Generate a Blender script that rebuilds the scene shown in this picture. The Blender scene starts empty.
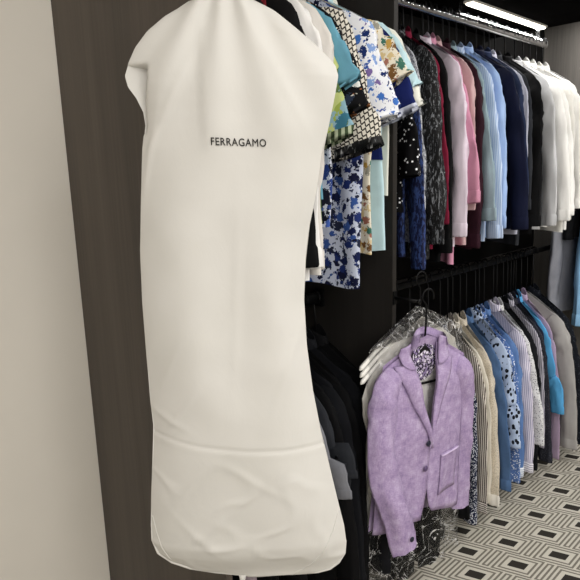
import bpy, bmesh, math, random
from math import sin, cos, pi, exp
from mathutils import Vector, Matrix, noise

S = bpy.context.scene
COL = S.collection
random.seed(7)

# ------------------------------------------------------------------ helpers
def hexlin(h):
    h = h.lstrip('#')
    out = []
    for i in (0, 2, 4):
        c = int(h[i:i+2], 16) / 255
        out.append(c/12.92 if c <= .04045 else ((c+.055)/1.055)**2.4)
    return tuple(out) + (1,)

def tag(o, label=None, cat=None, group=None, kind=None):
    if label: o['label'] = label
    if cat: o['category'] = cat
    if group: o['group'] = group
    if kind: o['kind'] = kind
    return o

def empty(name, loc=(0, 0, 0), rz=0.0, label=None, cat=None, group=None, ry=0.0):
    o = bpy.data.objects.new(name, None)
    COL.objects.link(o)
    o.empty_display_size = .05
    o.matrix_basis = Matrix.Translation(loc) @ Matrix.Rotation(rz, 4, 'Z') @ Matrix.Rotation(ry, 4, 'Y')
    return tag(o, label, cat, group)

def link_bm(name, bm, mat, parent=None, smooth=True):
    bmesh.ops.recalc_face_normals(bm, faces=bm.faces[:])
    me = bpy.data.meshes.new(name)
    bm.to_mesh(me); bm.free()
    if smooth:
        for p in me.polygons: p.use_smooth = True
    if mat: me.materials.append(mat)
    o = bpy.data.objects.new(name, me)
    COL.objects.link(o)
    if parent: o.parent = parent
    return o

def add_box(bm, lo, hi, bevel=0.0):
    lo, hi = Vector(lo), Vector(hi)
    r = bmesh.ops.create_cube(bm, size=1)
    vs = r['verts']
    for v in vs:
        v.co = Vector([(lo[i]+hi[i])/2 + v.co[i]*(hi[i]-lo[i]) for i in range(3)])
    if bevel:
        es = list({e for v in vs for e in v.link_edges})
        bmesh.ops.bevel(bm, geom=es, offset=bevel, segments=2, affect='EDGES')

def box(name, lo, hi, mat, parent=None, bevel=0.0):
    bm = bmesh.new(); add_box(bm, lo, hi, bevel)
    return link_bm(name, bm, mat, parent, smooth=False)

def loft(bm, rings, closed=True, cap0=False, cap1=False):
    rows = [[bm.verts.new(p) for p in r] for r in rings]
    n = len(rows[0])
    for a, b in zip(rows, rows[1:]):
        for i in range(n if closed else n-1):
            j = (i+1) % n
            bm.faces.new((a[i], a[j], b[j], b[i]))
    if cap0: bm.faces.new(rows[0])
    if cap1: bm.faces.new(rows[-1][::-1])
    return rows

def tube(bm, pts, rad, n=8, ry=None, cap=True):
    """round/oval tube along pts; rad may be list. frame built from world up."""
    pts = [Vector(p) for p in pts]
    rings = []
    prev = None
    for i, p in enumerate(pts):
        t = (pts[min(i+1, len(pts)-1)] - pts[max(i-1, 0)]).normalized()
        ref = Vector((0, 1, 0)) if abs(t.y) < .95 else Vector((1, 0, 0))
        if prev is not None:
            a = (prev - t*prev.dot(t))
            a = a.normalized() if a.length > 1e-5 else t.cross(ref).normalized()
        else:
            a = t.cross(ref).normalized()
        prev = a
        b = t.cross(a).normalized()
        r = rad[i] if isinstance(rad, (list, tuple)) else rad
        r2 = r if ry is None else (ry[i] if isinstance(ry, (list, tuple)) else ry)
        rings.append([p + a*(r*cos(2*pi*k/n)) + b*(r2*sin(2*pi*k/n)) for k in range(n)])
    loft(bm, rings, True, cap, cap)

def lerp(a, b, t): return a+(b-a)*t
def sm(a, b, x):
    t = max(0, min(1, (x-a)/(b-a))); return t*t*(3-2*t)
def interp(tab, x):
    if x <= tab[0][0]: return tab[0][1]
    for (x0, y0), (x1, y1) in zip(tab, tab[1:]):
        if x <= x1: return lerp(y0, y1, (x-x0)/(x1-x0))
    return tab[-1][1]

# ------------------------------------------------------------------ materials
class NT:
    def __init__(s, name):
        s.m = bpy.data.materials.new(name); s.m.use_nodes = True
        s.t = s.m.node_tree; s.n = s.t.nodes; s.l = s.t.links
        s.bsdf = s.n['Principled BSDF']; s.out = s.n['Material Output']
    def node(s, typ, **kw):
        x = s.n.new(typ)
        for k, v in kw.items(): setattr(x, k, v)
        return x
    def put(s, sock, v):
        if v is None: return
        if isinstance(v, bpy.types.NodeSocket): s.l.new(v, sock)
        else: sock.default_value = v
    def M(s, op, a, b=None, c=None):
        x = s.node('ShaderNodeMath', operation=op)
        for i, v in enumerate((a, b, c)): s.put(x.inputs[i], v)
        return x.outputs[0]
    def co(s, scale=(1, 1, 1), rot=(0, 0, 0)):
        tc = s.node('ShaderNodeTexCoord')
        mp = s.node('ShaderNodeMapping')
        mp.inputs['Scale'].default_value = scale; mp.inputs['Rotation'].default_value = rot
        s.l.new(tc.outputs['Object'], mp.inputs[0]); return mp.outputs[0]
    def noise(s, vec, scale, detail=3, rough=.5, dist=0):
        x = s.node('ShaderNodeTexNoise')
        s.l.new(vec, x.inputs['Vector']); x.inputs['Scale'].default_value = scale
        x.inputs['Detail'].default_value = detail; x.inputs['Roughness'].default_value = rough
        x.inputs['Distortion'].default_value = dist; return x.outputs[0]
    def voro(s, vec, scale, feat='F1', rnd=1):
        x = s.node('ShaderNodeTexVoronoi', feature=feat)
        s.l.new(vec, x.inputs['Vector']); x.inputs['Scale'].default_value = scale
        x.inputs['Randomness'].default_value = rnd; return x
    def mix(s, f, a, b):
        x = s.node('ShaderNodeMix', data_type='RGBA')
        s.put(x.inputs[0], f); s.put(x.inputs[6], a); s.put(x.inputs[7], b); return x.outputs[2]
    def ramp(s, f, stops, const=False):
        x = s.node('ShaderNodeValToRGB'); e = x.color_ramp
        if const: e.interpolation = 'CONSTANT'
        while len(e.elements) < len(stops): e.elements.new(.5)
        for el, (p, c) in zip(e.elements, stops): el.position = p; el.color = c
        s.l.new(f, x.inputs[0]); return x.outputs[0]
    def bump(s, h, strength=.3, dist=.002):
        b = s.node('ShaderNodeBump'); b.inputs['Strength'].default_value = strength
        b.inputs['Distance'].default_value = dist
        s.l.new(h, b.inputs['Height']); s.l.new(b.outputs[0], s.bsdf.inputs['Normal'])
    def base(s, c, rough=.85, spec=.2, sheen=0):
        s.put(s.bsdf.inputs['Base Color'], c); s.bsdf.inputs['Roughness'].default_value = rough
        s.bsdf.inputs['Specular IOR Level'].default_value = spec
        if sheen: s.bsdf.inputs['Sheen Weight'].default_value = sheen

MC = {}
def cloth(c, rough=.85, var=.12, weave=True):
    key = ('cloth', c, rough, var)
    if key in MC: return MC[key]
    t = NT('cloth_' + c.strip('#')); co = t.co()
    n = t.noise(co, 14, 4)
    col = hexlin(c); dk = tuple(x*(1-var*2) for x in col[:3]) + (1,); lt = tuple(min(1, x*(1+var)) for x in col[:3]) + (1,)
    t.base(t.ramp(n, [(.3, dk), (.5, col), (.75, lt)]), rough, .15)
    t.bump(t.noise(t.co((1, 1, .45)), 26, 4, .6), .35, .006)
    MC[key] = t.m; return t.m

def dots(c, d, scale, th, soft=.02, feat='F1', stretch=(1, 1, 1), c2=None):
    key = ('dots', c, d, scale, th, stretch, c2)
    if key in MC: return MC[key]
    t = NT('dotted_cloth'); co = t.co(stretch)
    v = t.voro(co, scale)
    f = t.M('LESS_THAN', v.outputs['Distance'], th)
    bc = hexlin(c)
    if c2: bc = t.mix(t.M('GREATER_THAN', t.noise(co, scale*.12), .52), bc, hexlin(c2))
    t.base(t.mix(f, bc, hexlin(d)), .8, .15)
    t.bump(t.noise(t.co((1, 1, .45)), 26, 4, .6), .3, .005)
    MC[key] = t.m; return t.m

def stripes(c, d, period, duty=.4, direction='x', warp=0.0, third=None):
    key = ('str', c, d, period, duty, direction, warp, third)
    if key in MC: return MC[key]
    t = NT('striped_cloth'); co = t.co()
    sep = t.node('ShaderNodeSeparateXYZ'); t.l.new(co, sep.inputs[0])
    x, y, z = sep.outputs
    a = t.M('ADD', x, y) if direction == 'x' else (z if direction == 'z' else t.M('ADD', t.M('ADD', x, y), z))
    if warp: a = t.M('ADD', a, t.M('MULTIPLY', t.noise(co, 16, 2), warp))
    fr = t.M('FRACT', t.M('DIVIDE', a, period))
    f = t.M('LESS_THAN', fr, duty)
    cc = t.mix(f, hexlin(c), hexlin(d))
    if third:
        f2 = t.M('LESS_THAN', t.M('FRACT', t.M('DIVIDE', a, period*3)), .16)
        cc = t.mix(f2, cc, hexlin(third))
    t.base(cc, .85, .15)
    t.bump(t.noise(t.co((1, 1, .45)), 26, 4, .6), .3, .005)
    MC[key] = t.m; return t.m

def floral(base, cols, scale, cover=.5, dist=1.2, leaf=None):
    key = ('flo', base, tuple(cols), scale, cover, dist)
    if key in MC: return MC[key]
    t = NT('printed_cloth'); co = t.co()
    # warped blotches in several colours
    wn = t.node('ShaderNodeTexNoise'); t.l.new(co, wn.inputs['Vector']); wn.inputs['Scale'].default_value = scale*.9
    wn.inputs['Detail'].default_value = 2
    vm = t.node('ShaderNodeVectorMath', operation='SCALE'); t.l.new(wn.outputs['Color'], vm.inputs[0]); vm.inputs['Scale'].default_value = dist/scale
    va = t.node('ShaderNodeVectorMath', operation='ADD'); t.l.new(co, va.inputs[0]); t.l.new(vm.outputs[0], va.inputs[1])
    v = t.voro(va.outputs[0], scale)
    sc = t.node('ShaderNodeSeparateColor'); t.l.new(v.outputs['Color'], sc.inputs[0])
    n = len(cols)
    stops = [(i/n, hexlin(c)) for i, c in enumerate(cols)]
    colr = t.ramp(sc.outputs[0], stops, True)
    fr = t.M('MULTIPLY', t.M('SUBTRACT', t.noise(co, scale*2.6, 3, .6, 1.0), .5), 1.1)
    petals = t.M('LESS_THAN', t.M('ADD', v.outputs['Distance'], fr), cover)
    keep = t.M('GREATER_THAN', sc.outputs[1], .14)
    f = t.M('MULTIPLY', petals, keep)
    v2 = t.voro(va.outputs[0], scale*2.3)
    s2 = t.node('ShaderNodeSeparateColor'); t.l.new(v2.outputs['Color'], s2.inputs[0])
    col2 = t.ramp(s2.outputs[1], stops, True)
    f2 = t.M('MULTIPLY', t.M('LESS_THAN', t.M('ADD', v2.outputs['Distance'], fr), cover*.7), t.M('GREATER_THAN', s2.outputs[0], .5))
    colr = t.mix(t.M('MULTIPLY', f2, t.M('SUBTRACT', 1.0, f)), colr, col2)
    f = t.M('MAXIMUM', f, f2)
    t.base(t.mix(f, hexlin(base), colr), .8, .15)
    t.bump(t.noise(t.co((1, 1, .45)), 26, 4, .6), .3, .005)
    MC[key] = t.m; return t.m

def streaks(c, d, scale, th, stretch=(1, 1, .16), rot=(0, 0, 0)):
    key = ('strk', c, d, scale, th, stretch, rot)
    if key in MC: return MC[key]
    t = NT('streaked_cloth'); co = t.co(stretch, rot)
    n = t.noise(co, scale, 3, .65, .6)
    t.base(t.ramp(n, [(th-.03, hexlin(c)), (th+.05, hexlin(d))]), .7, .3)
    t.bump(n, .6, .006)
    MC[key] = t.m; return t.m

def basket(c, d, scale):
    t = NT('basket_print_cloth'); co = t.co((1, 1, 1), (0, .5, 0))
    sep = t.node('ShaderNodeSeparateXYZ'); t.l.new(co, sep.inputs[0])
    x, y, z = sep.outputs
    x = t.M('ADD', x, y)
    row = t.M('FLOOR', t.M('MULTIPLY', z, scale))
    xs = t.M('ADD', t.M('MULTIPLY', x, scale*.7), t.M('MULTIPLY', row, .5))
    fx = t.M('ABSOLUTE', t.M('SUBTRACT', t.M('FRACT', xs), .5))
    fz = t.M('FRACT', t.M('MULTIPLY', z, scale))
    sl = t.M('ABSOLUTE', t.M('SUBTRACT', fz, t.M('MULTIPLY', fx, 1.5)))
    f = t.M('LESS_THAN', sl, .24)
    t.base(t.mix(f, hexlin(c), hexlin(d)), .8, .15)
    return t.m

def wood(c, c2, rough=.55, scale=9, spec=.3, dirn=(1, 1, .05)):
    t = NT('wood_veneer'); co = t.co(dirn)
    n = t.noise(co, scale, 5, .6, .4)
    n2 = t.noise(t.co((dirn[0]*6, dirn[1]*6, dirn[2]*3)), scale*3, 3, .6)
    f = t.M('ADD', t.M('MULTIPLY', n, .75), t.M('MULTIPLY', n2, .25))
    t.base(t.ramp(f, [(.35, hexlin(c)), (.65, hexlin(c2))]), rough, spec)
    t.bump(n2, .06, .001); return t.m

def flat(name, c, rough=.5, metal=0, spec=.4, var=0):
    t = NT(name)
    if var:
        n = t.noise(t.co(), 2.2, 3)
        col = hexlin(c); t.base(t.ramp(n, [(.3, tuple(x*(1-var) for x in col[:3])+(1,)), (.7, tuple(min(1, x*(1+var)) for x in col[:3])+(1,))]), rough, spec)
    else:
        n = t.noise(t.co(), 60, 2); col = hexlin(c)
        t.base(t.mix(n, tuple(x*.94 for x in col[:3])+(1,), col), rough, spec)
    t.bsdf.inputs['Metallic'].default_value = metal
    return t.m

m_wall = flat('beige_wall_paint', 'D3CEC5', .9, spec=.15, var=.03)
m_ceil = flat('ceiling_paint', 'E4E0D8', .9)
m_base = flat('white_trim_paint', 'D8D2C8', .6)
m_panel = wood('3A342F', '524A43', .5, 7)
m_dark = wood('0B0A0A', '131211', .7, 7, .08)
m_shelf = wood('0D0C0C', '131212', .9, 7, 0)
m_edge = wood('22201E', '2E2B29', .45, 7)
m_corner = wood('4A4744', '6C6863', .5, 9)
m_black = flat('black_plastic', '070708', .5, 0, .25)
m_blackmetal = flat('black_metal', '060607', .5, 0, .2)
m_chrome = flat('chrome', 'D8DADC', .14, 1)
m_whiteplastic = flat('white_plastic', 'E8E6E0', .35)
m_btn_navy = flat('navy_button', '1B1C30', .3)
m_btn_lil = flat('mauve_button', '59476B', .3)

def emis(name, c, s):
    t = NT(name); t.base(hexlin(c), .5)
    t.bsdf.inputs['Emission Color'].default_value = hexlin(c)
    n = t.noise(t.co(), 3, 1)
    t.l.new(t.M('MULTIPLY_ADD', n, .001, s), t.bsdf.inputs['Emission Strength'])
    return t.m
m_led = emis('led_diffuser', 'FFF8EC', 5.0)

# wavy chrome for rail
t = NT('rippled_chrome'); t.base(hexlin('DADBDD'), .12, .5); t.bsdf.inputs['Metallic'].default_value = 1
t.bump(t.noise(t.co((1, .2, .2)), 110, 2), .5, .003); m_rail = t.m

# clear garment plastic
t = NT('clear_plastic_film'); co = t.co()
wr = t.noise(co, 13, 4, .6, 1.4)
tr = t.node('ShaderNodeBsdfTransparent'); tr.inputs[0].default_value = (.85, .85, .85, 1)
gl = t.node('ShaderNodeBsdfGlossy'); gl.inputs['Roughness'].default_value = .16; gl.inputs[0].default_value = (.9, .9, .9, 1)
bp = t.node('ShaderNodeBump'); bp.inputs['Strength'].default_value = 1; bp.inputs['Distance'].default_value = .03
t.l.new(wr, bp.inputs['Height']); t.l.new(bp.outputs[0], gl.inputs['Normal'])
lw = t.node('ShaderNodeLayerWeight'); lw.inputs[0].default_value = .35; t.l.new(bp.outputs[0], lw.inputs['Normal'])
ms = t.node('ShaderNodeMixShader')
fac = t.M('ADD', t.M('MULTIPLY', lw.outputs['Fresnel'], .32), t.M('MULTIPLY', t.M('GREATER_THAN', wr, .64), .12))
t.l.new(t.M('MINIMUM', fac, .7), ms.inputs[0]); t.l.new(tr.outputs[0], ms.inputs[1]); t.l.new(gl.outputs[0], ms.inputs[2])
rg = t.M('LESS_THAN', t.M('ABSOLUTE', t.M('SUBTRACT', t.noise(co, 9, 4, .55, 1.8), .5)), .006)  # thin noise lines where crease highlights are painted in as white diffuse
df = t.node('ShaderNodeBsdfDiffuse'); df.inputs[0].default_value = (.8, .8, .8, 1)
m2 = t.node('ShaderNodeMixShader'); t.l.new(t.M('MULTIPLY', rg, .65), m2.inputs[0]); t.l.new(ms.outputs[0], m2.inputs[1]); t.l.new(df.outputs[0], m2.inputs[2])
t.l.new(m2.outputs[0], t.out.inputs[0]); m_film = t.m

# patterned carpet : concentric skewed rectangles on a staggered lattice
t = NT('geometric_carpet')
tc = t.node('ShaderNodeTexCoord'); sep = t.node('ShaderNodeSeparateXYZ'); t.l.new(tc.outputs['Object'], sep.inputs[0])
P = t.M('ADD', t.M('MULTIPLY_ADD', sep.outputs[1], .3205, sep.outputs[0]), -2.4565)
Q = t.M('MULTIPLY_ADD', sep.outputs[1], -1/.952, 1.0504)
def lat(op, oq):
    p = t.M('WRAP', t.M('SUBTRACT', P, op), .13075, -.13075); q = t.M('WRAP', t.M('SUBTRACT', Q, oq), .092, -.092)
    return t.M('MAXIMUM', t.M('SUBTRACT', t.M('ABSOLUTE', p), .0215), t.M('SUBTRACT', t.M('ABSOLUTE', q), .030))
d = t.M('MINIMUM', lat(0, 0), lat(.13075, .092))
st = t.M('LESS_THAN', t.M('FRACT', t.M('DIVIDE', d, .0165)), .47)
ring = t.M('GREATER_THAN', d, .0135)
light = hexlin('D2CDC0'); grey = hexlin('7F7A70'); dk = hexlin('3A3733')
c = t.mix(t.M('MULTIPLY', st, ring), light, grey)
c = t.mix(t.M('LESS_THAN', d, 0), c, dk)
fz = t.noise(tc.outputs['Object'], 500, 3)
c2 = t.node('ShaderNodeMix', data_type='RGBA', blend_type='MULTIPLY'); c2.inputs[0].default_value = .5
t.l.new(c, c2.inputs[6]); t.l.new(t.ramp(fz, [(.3, (.6, .6, .6, 1)), (.7, (1, 1, 1, 1))]), c2.inputs[7])
t.base(c2.outputs[2], .95, .05); t.bump(fz, .4, .002); m_carpet = t.m

# ------------------------------------------------------------------ room shell
def struct(name, lo, hi, mat):
    o = box(name, lo, hi, mat); o['kind'] = 'structure'; return o
struct('floor', (-1.6, -1.7, -.05), (3.8, 1.72, 0), m_carpet)
struct('ceiling', (-1.6, -1.7, 2.65), (3.8, 1.72, 2.72), m_ceil)
struct('wall_left', (-1.6, 1.6, 0), (3.8, 1.7, 2.65), m_wall)
struct('wall_far', (3.68, -1.7, 0), (3.8, 1.6, 2.65), m_wall)
struct('wall_right', (-1.6, -1.8, 0), (3.8, -1.7, 2.65), m_wall)
struct('wall_near', (-1.7, -1.7, 0), (-1.6, 1.7, 2.65), m_wall)
struct('baseboard_left', (-1.6, 1.588, 0), (.69, 1.6, .09), m_base)

# ------------------------------------------------------------------ wardrobe carcasses
ZS = 2.125
w1 = empty('wardrobe', (.7, 1.3, 0), 0, 'left open wardrobe bay with dark brown wood side panel behind the white garment bag', 'wardrobe')
w2 = empty('wardrobe', (1.4, 1.3, 0), 0, 'middle open black wardrobe bay with lit strip above the long-sleeved shirts', 'wardrobe')
w3 = empty('wardrobe', (3.3, 1.3, 0), 0, 'corner open wardrobe with lit grey wood back at the far right', 'wardrobe')
def part(name, lo, hi, mat, w, bevel=.001):
    l = w.location
    return box(name, [lo[i]-l[i] for i in range(3)], [hi[i]-l[i] for i in range(3)], mat, w, bevel)
part('side_panel', (.697, .972, 0), (.717, 1.598, 2.6), m_panel, w1)
part('divider_panel', (1.372, 1.0, 0), (1.392, 1.572, 2.6), m_edge, w1)
part('back_panel', (.718, 1.575, .0), (1.392, 1.598, 2.6), m_dark, w1)
part('top_shelf', (.718, 1.0, 2.3), (1.371, 1.574, 2.325), m_dark, w1)
part('back_panel', (1.393, 1.575, 0), (3.655, 1.598, 2.6), m_dark, w2)
part('top_shelf', (1.393, 1.0, ZS), (3.03, 1.574, ZS+.03), m_shelf, w2)
part('fascia', (1.393, 1.0, ZS+.031), (3.03, 1.02, 2.6), m_edge, w2)
part('back_rail', (1.394, 1.555, .935), (3.64, 1.574, .968), m_edge, w2)
part('back_panel', (3.656, -.6, 0), (3.678, 1.574, 2.6), m_corner, w3)
part('top_shelf', (3.08, -.6, 2.29), (3.655, 1.574, 2.315), m_dark, w3)
part('side_panel', (3.08, -.62, 0), (3.655, -.601, 2.6), m_dark, w3)

# ------------------------------------------------------------------ rails, lights
def rail(name, p0, p1, mat, label, brackets, top, r=.011, h=.02):
    p0, p1 = Vector(p0), Vector(p1); mid = (p0+p1)/2
    e = empty(name, mid, 0, label, 'rail')
    bm = bmesh.new()
    ax = (p1-p0).normalized(); a = Vector((0, 0, 1)); b = ax.cross(a)
    rings = []
    N = 24
    for i in range(N+1):
        p = p0.lerp(p1, i/N)-mid
        rings.append([p + a*(h*cos(2*pi*k/12)) + b*(r*sin(2*pi*k/12)) for k in range(12)])
    loft(bm, rings, True, True, True)
    link_bm('tube', bm, mat, e)
    for q in brackets:
        q = Vector(q)-mid
        bm = bmesh.new()
        if top:
            add_box(bm, (q.x-.012, q.y-.005, h*.7), (q.x-.004, q.y+.005, top-mid.z-.002), .001)
            add_box(bm, (q.x+.004, q.y-.005, h*.7), (q.x+.012, q.y+.005, top-mid.z-.002), .001)
        else:
            add_box(bm, (q.x-.006, q.y-.018, -.03), (q.x+.006, q.y+.018, .03), .002)
        link_bm('bracket', bm, m_chrome if top else mat, e, False)
    return e
rail('hanging_rail', (1.395, 1.285, 2.045), (3.005, 1.285, 2.045), m_rail, 'bright chrome hanging rail above the long-sleeved shirts, upper right', [(2.195, 1.285, 0), (2.905, 1.285, 0)], ZS)
rail('hanging_rail', (1.395, 1.285, 1.03), (3.2, 1.285, 1.03), m_blackmetal, 'dark hanging rail above the lower row of shirts beside the lavender blazer', [(1.402, 1.285, 0)], 0, .009, .014)
rail('hanging_rail', (.72, 1.2, 2.045), (1.37, 1.2, 2.045), m_rail, 'upper rail of the left bay holding the short-sleeved printed shirts', [(.726, 1.2, 0)], 0)
rail('hanging_rail', (.72, 1.285, 1.065), (1.37, 1.285, 1.065), m_blackmetal, 'dark lower rail above the black suits behind the garment bag', [(1.363, 1.285, 0)], 0)
e = empty('hanging_rail', (3.36, .4, 1.72), 0, 'rail of the corner wardrobe holding the long grey coat', 'rail')
bm = bmesh.new(); tube(bm, [(0, -.98, 0), (0, 1.16, 0)], .012, 10); link_bm('tube', bm, m_blackmetal, e)
bm = bmesh.new(); add_box(bm, (-.018, 1.155, -.03), (.018, 1.17, .03), .002); link_bm('bracket', bm, m_chrome, e, False)

e = empty('light_strip', (2.62, 1.29, ZS), 0, 'glowing white linear light strip under the shelf above the chrome rail', 'light')
box('housing', (-.355, -.021, -.010), (.355, .021, -.0005), m_whiteplastic, e, .001)
box('diffuser', (-.345, -.016, -.017), (.345, .016, -.0105), m_led, e, .002)

# ------------------------------------------------------------------ garments
def nz(x, y, z, s=1.0): return noise.noise(Vector((x*s, y*s, z*s)))

def body_bm(shw=.20, w=.235, L=.74, th=.022, seed=0, drop=.10, fold=.007):
    bm = bmesh.new(); rings = []
    n, m = 40, 24
    ts = [0, .012, .03, .06, .1] + [.1+.9*(i/(m-5)) for i in range(1, m-4)]
    for t_ in ts:
        a = lerp(shw, w, sm(0, .22, t_)) + .008*sin(seed+t_*5)*t_
        b = .009 + (th-.009)*sm(0, .16, t_)
        r = []
        for k in range(n):
            th_ = 2*pi*k/n
            c_, s_ = cos(th_), sin(th_)
            x = a*math.copysign(abs(c_)**.75, c_); y = b*math.copysign(abs(s_)**.65, s_)
            z = -L*t_ - drop*(abs(x)/shw)**1.1*(1-t_)**3
            f = sm(.05, .6, t_)
            y += f*fold*(sin(x*38+seed*2.1)+.6*sin(x*71+seed+t_*3)) + .006*nz(x*8, seed, z*5)*f
            x += .006*nz(seed+3, y*20, z*7)*sm(.1, .4, t_)
            z += .008*nz(x*9, seed+9, 0)*sm(.85, 1, t_)
            r.append((x, y, z))
        rings.append(r)
    loft(bm, rings, True, True, False)
    return bm

def sleeve_rings(path, rx, ry, seed, n=20, sub=28, wr=1.0):
    """path: (x,y,z) list; rx half width in the xz plane, ry half depth along y."""
    K = len(path)-1
    rings, cen = [], []
    for i in range(sub+1):
        u = i/sub*K; k = min(int(u), K-1); f = u-k
        # catmull
        p0, p1, p2, p3 = [Vector(path[max(0, min(K, j))]) for j in (k-1, k, k+1, k+2)]
        p = .5*((2*p1)+(p2-p0)*f+(2*p0-5*p1+4*p2-p3)*f*f+(3*p1-p0-3*p2+p3)*f**3)
        cen.append(p)
    for i, p in enumerate(cen):
        tg = (cen[min(i+1, sub)]-cen[max(i-1, 0)]).normalized()
        nrm = Vector((tg.z, 0, -tg.x)).normalized()
        u = i/sub
        a = interp([(j/(len(rx)-1), v) for j, v in enumerate(rx)], u); b = interp([(j/(len(ry)-1), v) for j, v in enumerate(ry)], u)
        r = []
        cr = 1-2*abs(nz(seed*1.7, u*6.5, 2.2)); cr = max(0, cr-.55)*1.2
        for q in range(n):
            th_ = 2*pi*q/n
            c_, s_ = cos(th_), sin(th_)
            dx = a*c_; dy = b*s_*(.35+.65*abs(s_))
            rg = max(0, 1-5*abs(nz(cos(th_)*2.1+seed*2.3+u*3, u*9, sin(th_)*2+seed)))
            k = 1 + wr*(.30*nz(cos(th_)*1.6+seed, u*8+seed*3, sin(th_)*1.6) - .30*rg + .10*sin(u*27+q*.5+seed))*sm(.05, .3, u)
            r.append(p + nrm*dx*(.5+.5*k) + Vector((0, 1, 0))*dy*k)
        rings.append(r)
    return rings

def collar_bm(rx=.044, ry=.02, h=.026, point=.02):
    bm = bmesh.new(); n = 24; rings = []
    for (kx, z0, pt) in ((.92, -.012, 0), (.96, h*.7, 0), (1.0, h, 0), (1.1, h*.85, .3), (1.28, -.004, 1.0)):
        r = []
        for k in range(n):
            th_ = 2*pi*k/n
            x = rx*kx*cos(th_); y = ry*kx*sin(th_)
            front = max(0, sin(th_))**2
            z = z0 - front*.012 - pt*point*front*(1 if abs(cos(th_)) > .12 else -.6) - .030*abs(cos(th_))**1.3*(z0+.03)/.056 - .012*abs(cos(th_))*pt
            r.append((x, y, z))
        rings.append(r)
    loft(bm, rings); return bm

def shirt(name, label, cat, group, loc, rz, mat, kind='long', seed=0, L=.74, th=.02, cuff=None, collar=None,
          shw=.2, slen=.60, ry=.022, sleeve_mat=None, swing=0.0, ry_tilt=0.0, placket=False, rx=1.0, drape=1.0, tuck=0.0):
    e = empty(name, loc, rz, label, cat, group, ry_tilt)
    link_bm('body', body_bm(shw, shw+.035, L, th, seed), mat, e)
    if collar != 'none':
        link_bm('collar', collar_bm(ry=min(.017, th+.001)), collar or mat, e)
    smt = sleeve_mat or mat
    for s in (-1, 1):
        j = random.Random(seed*7+s)
        if kind == 'long':
            dy = j.uniform(-.012, .012)+swing
            out = j.uniform(-.022, .022)
            path = [(s*(shw-.06), 0, -.125), (s*(shw-.012), 0, -.165), (s*(shw+.02), dy*.4, -.24), (s*(shw+.048+out*.5-tuck*.5), dy, -.36),
                    (s*(shw+.076+out-tuck), dy*1.3, -.09-slen*.72), (s*(shw+.088+out*1.4-tuck), dy*1.5, -.09-slen)]
            rings = sleeve_rings(path, [.048*rx, .062*rx, .06*rx, .055*rx, .05*rx, .043*rx], [ry*.7, ry, ry, ry*.95, ry*.9, ry*.8], seed+s)
            bm = bmesh.new(); loft(bm, rings[:-2], True, True, False)
            sl = link_bm('sleeve', bm, smt, e)
            A, B_ = rings[-3], rings[-1]
            bm = bmesh.new()
            cA = sum((Vector(p) for p in A), Vector())/len(A); cB = sum((Vector(p) for p in B_), Vector())/len(B_)
            rr = []
            for f, g in ((0, 1.0), (.12, 1.08), (.9, 1.06), (1.0, 1.0), (.95, .9)):
                rr.append([(cA.lerp(cB, f) + (Vector(p)-cA)*g) for p in A])
            loft(bm, rr); link_bm('cuff', bm, cuff or smt, sl)
        elif kind == 'short':
            d = j.uniform(-.01, .01)
            path = [(s*(shw-.055), 0, -.12), (s*(shw+.0), d*.3, -.165), (s*(shw+.036), d*.6, -.11-.13*drape), (s*(shw+.07), d, -.11-.22*drape)]
            rings = sleeve_rings(path, [.045, .066, .074, .08], [ry*.7, ry, ry*1.05, ry*1.1], seed+s, sub=12)
            bm = bmesh.new(); loft(bm, rings[:-1], True, True, False)
            sl = link_bm('sleeve', bm, smt, e)
            A, B_ = rings[-2], rings[-1]
            bm = bmesh.new()
            loft(bm, [A, [Vector(p)*1.0 for p in B_], [Vector(a).lerp(Vector(b), .6) for a, b in zip(A, B_)]])
            link_bm('sleeve_hem', bm, cuff or smt, sl)
    if placket:
        bm = bmesh.new(); rows = []
        for i in range(16):
            z = -.03-(L-.05)*i/15
            y = .006+th*sm(0, .16, -z/L)+.003
            rows.append([(-.016, y, z), (0, y+.004, z), (.016, y, z)])
        loft(bm, rows, False); link_bm('button_placket', bm, collar if collar and collar != 'none' else mat, e)
    return e

HM = {}
def hanger(loc, rz, drop, label, group, tilt=0.0, mat=None, hw=.19):
    """hanger whose neck is at loc and whose hook reaches drop above it"""
    key = (round(drop, 3), round(hw, 3))
    if key not in HM:
        bm = bmesh.new()
        pts = [(-hw, 0, -.14), (-hw*.75, 0, -.112), (-hw*.4, 0, -.074), (0, 0, -.03), (hw*.4, 0, -.074), (hw*.75, 0, -.112), (hw, 0, -.14)]
        tube(bm, pts, [.011, .012, .011, .012, .011, .012, .011], 8, ry=[.005]*7)
        tube(bm, [(-hw*.9, 0, -.136), (0, 0, -.142), (hw*.9, 0, -.136)], .004, 6)
        a = link_bm('shoulder_bar', bm, m_black); COL.objects.unlink(a)
        bm = bmesh.new(); R = .023
        arc = [(0, 0, -.03), (0, 0, drop*.35), (.004, 0, drop-R*1.1)]
        arc += [(R*cos(q), 0, drop+R*sin(q)) for q in [-.3+i*(pi+.7)/9 for i in range(10)]]
        tube(bm, arc, .003, 6); b = link_bm('hook', bm, m_blackmetal); COL.objects.unlink(b)
        HM[key] = (a, b)
    e = empty('clothes_hanger', loc, rz, label, 'hanger', group, tilt)
    for o in HM[key]:
        c_ = o.copy(); COL.objects.link(c_); c_.parent = e
        if mat and len(c_.data.materials):
            c_.material_slots[0].link = 'OBJECT'; c_.material_slots[0].material = mat
    return e

R90 = pi/2
W = '#'
white = cloth('F2F1EE', var=.03); offwhite = cloth('E6E4DE', var=.04); palegrey = cloth('B4B5BA', var=.06)
black = cloth('0B0B0D', var=.2); charcoal = cloth('2C2E33'); navy = cloth('10142A'); navy2 = cloth('1B2540')
dark2 = cloth('141519', var=.2)

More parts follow.
